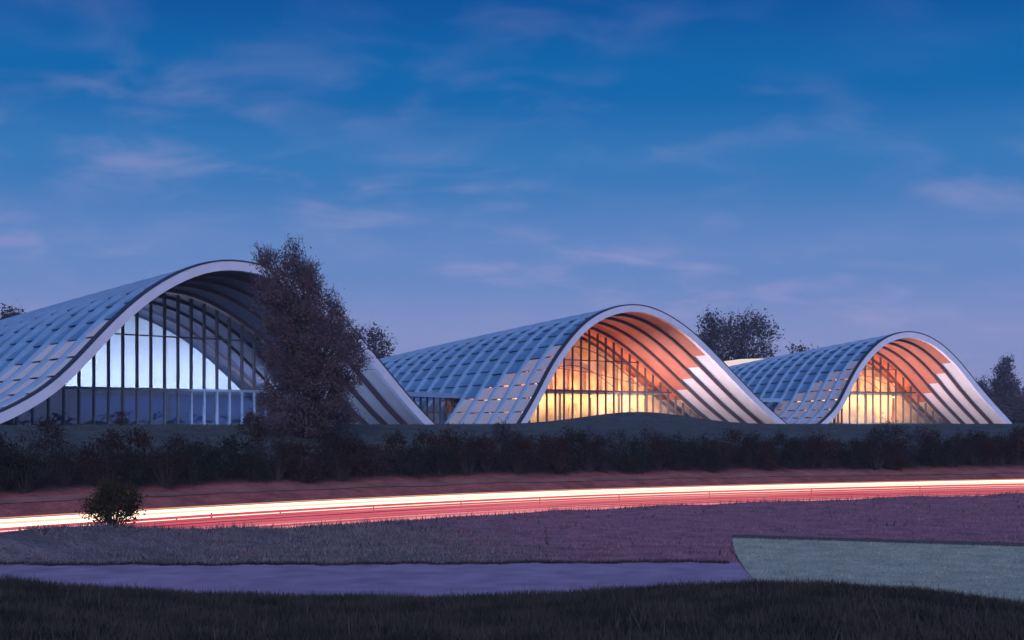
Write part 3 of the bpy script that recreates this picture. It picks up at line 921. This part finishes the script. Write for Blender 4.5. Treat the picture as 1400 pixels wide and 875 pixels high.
light_band('red_light_band', 'long red band of light along the near lane of the road',
           [(-2.3, 0.88, 0.04, 0.07, E_R), (-2.35, 0.73, 0.04, 0.06, E_R2), (-2.3, 0.60, 0.04, 0.055, E_R), (-2.4, 0.46, 0.04, 0.065, E_R2), (-2.35, 0.33, 0.04, 0.05, E_R),
            (-2.45, 0.20, 0.04, 0.055, E_P), (-2.5, 0.08, 0.04, 0.05, E_P), (-3.9, 0.28, 0.04, 0.05, E_R2), (-4.0, 0.14, 0.04, 0.06, E_P), (-3.8, 0.42, 0.03, 0.03, E_R)], 40, 215, -2.18)

# narrow footpath along the bank
vs, fs = [], []
ii = list(range(30, 230, 1))
fx = [road_pt(i, v, 0)[:2] for i in ii for v in (10.9, 11.35, 11.8)]
fzv = ground_z(np.array([p[0] for p in fx]), np.array([p[1] for p in fx])) + 0.05
vs = [(p[0], p[1], z) for p, z in zip(fx, fzv)]
for q in range(len(ii) - 1):
    for k in range(2):
        fs.append((q * 3 + k, q * 3 + 3 + k, q * 3 + 4 + k, q * 3 + 1 + k))
tag(obj('footpath', mesh('footpath', vs, fs, M_TRACK)), 'narrow gravel footpath along the bank below the hedge', 'path', kind='structure')

# median marker posts between the two light bands
for i in (62, 66, 79, 84):
    x, y, _ = road_pt(i, 1.2, 0)
    r_ = tag(empty('delineator_post', (x, y, ZR)), 'slim dark marker post standing against the white band of light', 'post', 'marker posts in the road median')
    box('post', -0.045, 0.045, -0.04, 0.04, 0.0, 0.72, M_POST, r_)
    box('reflector', -0.03, 0.03, -0.055, -0.041, 0.52, 0.64, M_REFL, r_)

# ------------------------------------------------------------------ vegetation
def leaf_soup(C, size, aspect=0.5, up=0.0):
    """quads at centres C with random orientation"""
    n = len(C)
    a = rng.normal(size=(n, 3)); a[:, 2] += up; a /= np.linalg.norm(a, axis=1)[:, None]
    b = rng.normal(size=(n, 3)); b -= (b * a).sum(1)[:, None] * a; b /= np.linalg.norm(b, axis=1)[:, None]
    L = size * rng.uniform(0.6, 1.4, n)[:, None]
    w = L * aspect
    V = np.empty((n, 4, 3))
    V[:, 0] = C - a * L * 0.5; V[:, 1] = C + b * w * 0.5; V[:, 2] = C + a * L * 0.5; V[:, 3] = C - b * w * 0.5
    return V.reshape(-1, 3)

def branchy(name, base_pts, trunk_r, targets, parent, mat, sides=5, sub=None):
    """trunk polyline plus a bent limb to every target"""
    v, f = tube_vf(base_pts, [trunk_r * (1 - 0.75 * i / (len(base_pts) - 1)) for i in range(len(base_pts))], 8)
    bp_ = np.array(base_pts)
    for T in targets:
        T = np.array(T)
        k = np.clip((T[2] - 0.22 * bp_[-1][2] - np.hypot(T[0], T[1]) * 0.55) / bp_[-1][2], 0.06, 0.97)
        i = k * (len(bp_) - 1); a = bp_[int(i)] * (1 - i % 1) + bp_[min(int(i) + 1, len(bp_) - 1)] * (i % 1)
        m1 = a + (T - a) * 0.35 + rng.normal(0, 0.05, 3) * np.linalg.norm(T - a) - np.array([0, 0, 0.04]) * np.linalg.norm(T - a)
        m2 = a + (T - a) * 0.7 + rng.normal(0, 0.05, 3) * np.linalg.norm(T - a)
        r = trunk_r * (0.36 * (1 - 0.6 * k))
        q, g = tube_vf([a, m1, m2, T], [r, r * 0.7, r * 0.45, r * 0.14], sides, len(v))
        v += q; f += g
    return obj(name, mesh(name, v, f, mat, True), parent)

def tree_thing(name, loc, label, cat, group, env, n_clump, per, leaf, mats, trunk_r, trunk_top, spread=0.55, twigs=0, aspect=0.5, bare=0.0):
    """env(z)->(xl, xr) in metres at height z in 0..h"""
    root = tag(empty(name, loc), label, cat, group)
    zs, L, Rr = env
    zs = np.array(zs, float); L = np.array(L, float); Rr = np.array(Rr, float)
    wd = np.interp(np.linspace(zs[0], zs[-1], 200), zs, Rr - L)
    cdf = np.cumsum(wd ** 1.1); cdf /= cdf[-1]
    cl = []
    for i in range(n_clump):
        z = np.interp(rng.random(), cdf, np.linspace(zs[0], zs[-1], 200))
        l = np.interp(z, zs, L); r = np.interp(z, zs, Rr)
        c = 0.5 * (l + r); hw = 0.5 * (r - l)
        th = rng.uniform(0, 6.283); q = math.sqrt(rng.uniform(0.12, 1.0)) * 0.93
        cl.append((c + hw * q * math.cos(th), hw * q * math.sin(th), z))
    cl = np.array(cl)
    n = n_clump * per
    C = np.repeat(cl, per, 0) + rng.normal(0, spread, (n, 3)) * np.array([1, 1, 0.85])
    V = leaf_soup(C, leaf, aspect)
    crown = obj('crown', fast_mesh('crown', V, None, 4, mats[0]), root)
    cx = 0.5 * (np.interp(zs[-1] * 0.5, zs, L) + np.interp(zs[-1] * 0.5, zs, Rr)) * 0.4
    bpts = [(0, 0, -0.3), (0.05, 0.03, trunk_top * 0.25), (cx * 0.3, 0.05, trunk_top * 0.5), (cx * 0.7, 0, trunk_top * 0.75), (cx, 0, trunk_top)]
    nt_ = min(len(cl), 130)
    branchy('trunk', bpts, trunk_r, cl[:nt_], root, M_BARK)
    if twigs:
        T = np.repeat(cl, twigs, 0)
        d = T - np.array([cx * 0.6, 0, zs[-1] * 0.35]); d /= np.linalg.norm(d, axis=1)[:, None] + 1e-6
        d = d + rng.normal(0, 0.45, d.shape) + np.array([0, 0, 0.25]); d /= np.linalg.norm(d, axis=1)[:, None]
        T = T + rng.normal(0, spread * 0.7, T.shape)
        ln = rng.uniform(0.5, 1.35, len(T))[:, None] * spread * 1.7
        sd_ = np.cross(d, rng.normal(size=d.shape)); sd_ /= np.linalg.norm(sd_, axis=1)[:, None] + 1e-6
        w = 0.022
        VV = np.empty((len(T), 4, 3)); VV[:, 0] = T - sd_ * w; VV[:, 1] = T + sd_ * w; VV[:, 2] = T + d * ln + sd_ * w * 0.4; VV[:, 3] = T + d * ln - sd_ * w * 0.4
        obj('twigs', fast_mesh('twigs', VV.reshape(-1, 3), None, 4, mats[1]), crown)['kind'] = 'stuff'
    return root

# the big bushy tree in front of the dark hall
tx, ty, tz = P(420, 596, 106)
tree_thing('bushy_tree', (tx, ty, gz(tx, ty)), 'tall bushy purple-brown tree growing in front of the dark hall', 'tree', None,
           ([0.1, 1.6, 3.9, 6.2, 7.3, 9.0, 10.6, 12.3, 14.0, 14.8], [-3.2, -3.8, -3.6, -3.6, -3.9, -4.0, -4.1, -4.2, -4.0, -3.2], [3.0, 3.7, 4.0, 4.6, 4.5, 3.6, 2.4, 1.1, -0.2, -1.0]),
           330, 105, 0.19, (L_TREE, L_TREE_T), 0.42, 12.8, 0.40, 26, 0.5)

def ell(z0, z1, rw, lean=0.0, flat=0.8):
    zs = np.linspace(z0, z1, 9); f = np.sqrt(np.clip(1 - ((zs - (z0 + z1) / 2) / ((z1 - z0) / 2)) ** 2, 0.02, 1)) ** flat
    return (list(zs), list(-rw * f + lean * (zs - z0)), list(rw * f + lean * (zs - z0)))

# trees behind the halls
def back_tree(px_c, py_top, half_px, d, label, z_frac=0.45, name='background_tree', clumps=60, per=70, spread=0.9, leaf=0.5):
    x, y, zt = P(px_c, py_top, d)
    g = gz(x, y); h = zt - g
    rw = half_px / F * d
    return tree_thing(name, (x, y, g), label, 'tree', 'trees behind the halls', ell(h * (1 - z_frac), h - 0.3, rw), clumps, per, leaf, (L_FAR, L_TREE_T), 0.4, h * 0.8, spread, 8 if clumps > 20 else 0)
back_tree(1015, 430, 48, 250, 'broad dark tree rising behind the gap between the lit halls', 0.55, clumps=95, per=60, spread=1.0)
back_tree(970, 424, 16, 243, 'narrow pointed dark tree top beside the lit orange arch', 0.5, clumps=28, per=60, spread=0.8)
back_tree(1100, 466, 9, 260, 'tiny tree top peeping over the smallest hall roof', 0.3, clumps=10, per=50, spread=0.7)
back_tree(1086, 469, 5, 262, 'single thin tree tip above the smallest hall roof', 0.3, clumps=5, per=50, spread=0.6)
back_tree(512, 452, 26, 215, 'dark tree behind the right foot of the dark hall', 0.5, clumps=40, per=60, spread=0.8)
back_tree(18, 416, 17, 210, 'small dark tree top above the dark hall roof', 0.4, clumps=26, per=55, spread=0.7)

# wooded slope and houses at the far right
spots = [(1330, 505, 20, 330), (1352, 500, 22, 345), (1374, 483, 17, 322), (1396, 505, 22, 335), (1425, 498, 26, 340), (1455, 508, 24, 330), (1318, 522, 16, 300), (1344, 528, 18, 298), (1382, 524, 20, 296), (1412, 530, 20, 300), (1300, 520, 18, 345), (1480, 500, 26, 345), (1520, 505, 28, 350), (1365, 541, 12, 285), (1398, 545, 14, 288)]
for i, (px, py, hw, d) in enumerate(spots):
    x, y, zt = P(px, py if i == 2 else py + 17, d); g = gz(x, y); h = max(zt - g, 3.0); rw = hw / F * d
    con = (i == 2)
    env = ([0.5, h * 0.3, h * 0.6, h * 0.82, h], [-rw, -rw * 1.05, -rw * 0.85, -rw * 0.5, -0.3], [rw, rw * 1.05, rw * 0.85, rw * 0.5, 0.3]) if con else ell(0.5, h, rw, 0, 0.7)
    tree_thing('distant_tree', (x, y, g), 'taller rounded cone-shaped tree standing above the distant wood' if con else 'dark tree in the distant wood beyond the smallest hall', 'tree',
               None if con else 'trees of the distant wood', env, 120 if con else 55, 60, 0.5, (L_FAR, L_TREE_T), 0.3, h * 0.7, 0.7, 0)

def house(px, py_base, d, w, dp, hw, hr, rz, label):
    x, y, z = P(px, py_base, d); g = gz(x, y)
    z = max(g, z)
    r_ = tag(empty('house', (x, y, z), R(rz)), label, 'house', None)
    box('wall', -w / 2, w / 2, -dp / 2, dp / 2, g - z - 1.0, hw, M_HOUSE, r_)
    prism('roof', [(-w / 2 - 0.4, -dp / 2 - 0.4, hw + 0.003), (w / 2 + 0.4, -dp / 2 - 0.4, hw + 0.003), (w / 2 + 0.4, dp / 2 + 0.4, hw + 0.003), (-w / 2 - 0.4, dp / 2 + 0.4, hw + 0.003)],
          [(-w / 2 - 0.4, -0.05, hw + hr), (w / 2 + 0.4, -0.05, hw + hr), (w / 2 + 0.4, 0.05, hw + hr), (-w / 2 - 0.4, 0.05, hw + hr)], M_ROOFT, r_)
    n = max(2, int(w / 2.6))
    for zz0 in ([0.9] if hw < 4 else [0.9, 3.5]):
        for k in range(n):
            xx = -w / 2 + (k + 0.5) * w / n
            box('window', xx - 0.5, xx + 0.5, -dp / 2 - 0.05, -dp / 2 - 0.003, zz0, zz0 + 1.3, M_PANE, r_)
house(1366, 574, 300, 4.2, 5, 3.2, 1.7, 8, 'pale house among the trees beside the foot of the smallest hall')
house(1352, 562, 330, 5, 6, 2.6, 1.6, -6, 'small low house under the distant trees')
house(1408, 572, 310, 6, 6, 3.4, 2.0, -12, 'pale two-storey house at the edge of the distant wood')

# shrubs: shared mesh variants
def shrub_variant(w, h, n_cl, per, leaf, mat, twig_mat, nt_=5, aspect=0.5):
    cl = []
    for i in range(n_cl):
        th = rng.uniform(0, 6.283); q = math.sqrt(rng.random()); z = rng.uniform(0.08, 1.0) ** 0.8
        f = math.sqrt(max(0.05, 1 - max(0, (z - 0.35) / 0.65) ** 2)) * (0.75 + 0.25 * min(1, z / 0.35))
        cl.append((w * f * q * math.cos(th), w * f * q * math.sin(th), h * z * rng.uniform(0.8, 1.05)))
    cl = np.array(cl)
    C = np.repeat(cl, per, 0) + rng.normal(0, 0.16 * h / 2.5 + 0.06, (n_cl * per, 3))
    C[:, 2] = np.maximum(C[:, 2], 0.02)
    V = leaf_soup(C, leaf, aspect, 0.5)
    leaves = fast_mesh('foliage', V, None, 4, mat)
    v, f = [], []
    for T in cl[:26]:
        b0 = np.array([T[0] * 0.15, T[1] * 0.15, -0.15]); m = b0 * 0.45 + T * 0.55 + rng.normal(0, 0.06, 3)
        e = T + (T - b0) * 0.12
        q, g = tube_vf([b0, m, e], [0.035, 0.02, 0.005], 4, len(v)); v += q; f += g
    stems = mesh('stems', v, f, M_BARK)
    return leaves, stems

SHR = {
    'rust': [shrub_variant(1.25, 2.5, 34, 42, 0.17, L_RUST, None) for _ in range(3)],
    'green': [shrub_variant(1.4, 2.4, 40, 46, 0.16, L_GREEN, None) for _ in range(3)],
    'bare': [shrub_variant(1.3, 2.8, 36, 40, 0.26, L_BARE, None, aspect=0.14) for _ in range(3)],
    'olive': [shrub_variant(1.0, 1.75, 60, 90, 0.11, L_OLIVE, None) for _ in range(2)],
}
SLAB = {'rust': 'rust-leaved shrub of the hedge', 'green': 'dark evergreen shrub of the hedge', 'bare': 'nearly bare brown shrub of the hedge'}
def shrub_words(kind, row, px):
    hall = 'dark hall' if px < 600 else ('orange-lit hall' if px < 1090 else 'smallest hall')
    side = ('road side', 'hall side')[row]
    return ('%s on its %s, below the %s' % (SLAB[kind], side, hall), '%s shrubs, %s of the hedge below the %s' % (kind, side, hall))
def shrub(kind, x, y, sc, label, group, name='hedge_shrub', sz=1.0):
    lv_, st_ = random.choice(SHR[kind])
    o = empty(name, (x, y, gz(x, y) - 0.03), random.uniform(0, 6.28))
    o.scale = (sc, sc, sc * sz)
    tag(o, label, 'shrub', group)
    obj('foliage', lv_, o); obj('stems', st_, o)
    return o
i = 46
dist = 0
seglen = np.r_[0, np.cumsum(np.hypot(*np.diff(ROADC, axis=0).T))]
a = seglen[60]
while a < seglen[212]:
    k = int(np.searchsorted(seglen, a))
    for row in range(2):
        v = 13.2 + row * 2.1 + random.uniform(-0.6, 0.6)
        x, y, _ = road_pt(min(k, len(ROADC) - 1), v, 0)
        if not (-160 < 700 + x / y * F < 1560): continue
        kind = random.choices(['rust', 'green', 'bare'], [0.33, 0.32, 0.35])[0]
        sc = random.uniform(0.78, 1.12) * (1.0 if k < 150 else 1.15)
        if random.random() < 0.10: sc *= 1.2
        shrub(kind, x, y, sc, *shrub_words(kind, row, 700 + x / y * F))
    a += random.uniform(1.5, 2.3)
# single shrubs
x, y, _ = P(155, 716, 58.0)
shrub('olive', x, y, 1.08, 'round olive-brown bush standing alone in front of the light band', None, 'lone_bush')
x, y, _ = P(165, 586, 112)
shrub('rust', x, y, 0.62, 'small reddish shrub at the foot of the dark hall glass front', None, 'small_shrub', 0.75)
x, y, _ = P(345, 600, 103)
shrub('rust', x, y, 0.8, 'reddish shrub beside the base of the bushy tree', None, 'small_shrub', 0.9)

# grass as blades
def grass(name, label, X, Y, hmin, hmax, wid, mat, lean=0.35):
    n = len(X)
    Z = ground_z(X, Y)
    h = rng.uniform(hmin, hmax, n) * (0.7 + 0.5 * np.clip(nz(X, Y, 1.6) + 0.5, 0, 1.2))
    th = rng.uniform(0, 6.283, n); dx_ = np.cos(th); dy_ = np.sin(th)
    l = rng.normal(0, lean, (n, 2)) * h[:, None]
    w = wid * rng.uniform(0.6, 1.4, n)
    B = np.stack([X, Y, Z - 0.02], 1)
    V = np.empty((n, 3, 3))
    V[:, 0] = B + np.stack([dx_ * w, dy_ * w, 0 * w], 1); V[:, 1] = B - np.stack([dx_ * w, dy_ * w, 0 * w], 1)
    V[:, 2] = B + np.stack([l[:, 0], l[:, 1], h], 1)
    tag(obj(name, fast_mesh(name, V.reshape(-1, 3), None, 3, mat)), label, 'grass', kind='stuff')
# foreground
n = 190000
Y = np.sqrt(rng.uniform(11 ** 2, 34 ** 2, n)); X = rng.uniform(-0.56, 0.56, n) * Y
grass('foreground_grass', 'dark unmown grass on the foreground bank', X, Y, 0.06, 0.24, 0.012, G_FORE)
# taller weeds in loose patches
n = 26000
Y = np.sqrt(rng.uniform(11 ** 2, 33 ** 2, n)); X = rng.uniform(-0.56, 0.56, n) * Y
k_ = rng.random(n) < np.clip(nz(X * 1.5, Y * 1.5, 0.8) * 0.9, 0.03, 0.8)
grass('foreground_weeds', 'taller dry weeds standing in patches on the foreground bank', X[k_], Y[k_], 0.16, 0.42, 0.011, G_WEED, 0.3)
# verge
n = 330000
Y = np.sqrt(rng.uniform(50 ** 2, 118 ** 2, n)); X = rng.uniform(-0.52, 0.52, n) * Y
v, _ = road_v(X, Y)
keep = (v < -5.9) & ~(in_path(X, Y)) & ~in_poly(X, Y, LAWN) & ~in_poly(X, Y, gp)
right = sst(-6, 6, X + 0.25 * (Y - 60))
keep &= rng.random(n) > right * 0.45
X, Y, v = X[keep], Y[keep], v[keep]
red = rng.random(len(X)) < np.clip(sst(-9, 5, X + 0.25 * (Y - 60)) * 0.9 - np.clip(nz(X, Y, 0.55) * 0.9 - 0.1, 0, 0.7), 0, 1)
grass('verge_grass', 'dry bluish grass on the verge between path and road', X[~red], Y[~red], 0.06, 0.24, 0.022, G_VERGE)
grass('reddish_verge_grass', 'short reddish dry grass on the verge behind the pale lawn', X[red], Y[red], 0.03, 0.13, 0.022, G_VERGE2)
# scattered dark weeds in patches
wk = rng.random(len(X)) < 0.05 * np.clip(nz(X + 9, Y - 4, 0.7) * 1.6 - 0.15, 0, 1) + 0.002
grass('verge_weeds', 'patches of dark weeds in the verge grass', X[wk], Y[wk], 0.12, 0.34, 0.035, G_FORE, 0.5)
# crest tufts against the light
m = (v > -9.5) & (rng.random(len(v)) < 0.12)
grass('verge_tufts', 'taller grass tufts along the edge of the road', X[m], Y[m], 0.15, 0.42, 0.02, G_FORE)
# pale lawn blades
n = 90000
Y = np.sqrt(rng.uniform(34 ** 2, 64 ** 2, n)); X = rng.uniform(0.08, 0.62, n) * Y
k_ = in_poly(X, Y, LAWN)
X, Y = X[k_], Y[k_]
def blades(X, Y, Z, h0, h1, wid):
    n = len(X); h = rng.uniform(h0, h1, n); th = rng.uniform(0, 6.283, n); w = wid * rng.uniform(0.6, 1.4, n)
    V = np.empty((n, 3, 3)); B = np.stack([X, Y, Z], 1); D = np.stack([np.cos(th) * w, np.sin(th) * w, 0 * w], 1)
    V[:, 0] = B + D; V[:, 1] = B - D; V[:, 2] = B + np.stack([rng.normal(0, 0.4, n) * h, rng.normal(0, 0.4, n) * h, h], 1)
    return V.reshape(-1, 3)
tag(obj('lawn_grass', fast_mesh('lawn_grass', blades(X, Y, np.full(len(X), PATH_Z - 0.055), 0.02, 0.07, 0.02), None, 3, G_LAWN)), 'short pale grass of the smooth lawn', 'grass', kind='stuff')
# ragged tufts along the path and lawn edges
n = 16000
X1 = rng.uniform(-40, 8.0, n); Y1 = PATH_FAR(X1) + rng.normal(0.12, 0.16, n)
X, Y = X1, Y1
tag(obj('edge_tufts', fast_mesh('edge_tufts', blades(X, Y, np.full(len(X), PATH_Z - 0.04), 0.05, 0.19, 0.018), None, 3, G_FORE)), 'dark grass tufts along the far edge of the path', 'grass', kind='stuff')
# bank above and below the hedge
n = 200000
Y = np.sqrt(rng.uniform(62 ** 2, 185 ** 2, n)); X = rng.uniform(-0.48, 0.48, n) * Y
v, _ = road_v(X, Y)
keep = (v > 16.0) & (v < 39) & (rng.random(n) < 0.75)
for H, _r in BUILT:
    n_ = np.array([-H.u[1], H.u[0]])
    tt = (X - H.O[0]) * n_[0] + (Y - H.O[1]) * n_[1]
    keep &= ~((tt > -1.0) & (np.abs((X - H.O[0]) * H.u[0] + (Y - H.O[1]) * H.u[1]) < 40))
grass('bank_grass', 'short grass on the rise in front of the halls', X[keep], Y[keep], 0.05, 0.22, 0.03, G_BANK)

# ------------------------------------------------------------------ evening haze
hv, hf = box_vf(-420, 520, -40, 760, -9.0, 26.0)
hz_m = bpy.data.materials.new('evening_haze'); hz_m.use_nodes = True
t = hz_m.node_tree; t.nodes.clear()
o_ = t.nodes.new('ShaderNodeOutputMaterial'); pv = t.nodes.new('ShaderNodeVolumePrincipled')
pv.inputs['Color'].default_value = (0.75, 0.80, 1.0, 1); pv.inputs['Density'].default_value = 0.00035; pv.inputs['Anisotropy'].default_value = 0.0
t.links.new(pv.outputs[0], o_.inputs['Volume'])
tag(obj('haze', mesh('haze', hv, hf, hz_m)), 'thin blue evening haze over the whole place', 'haze', kind='stuff')
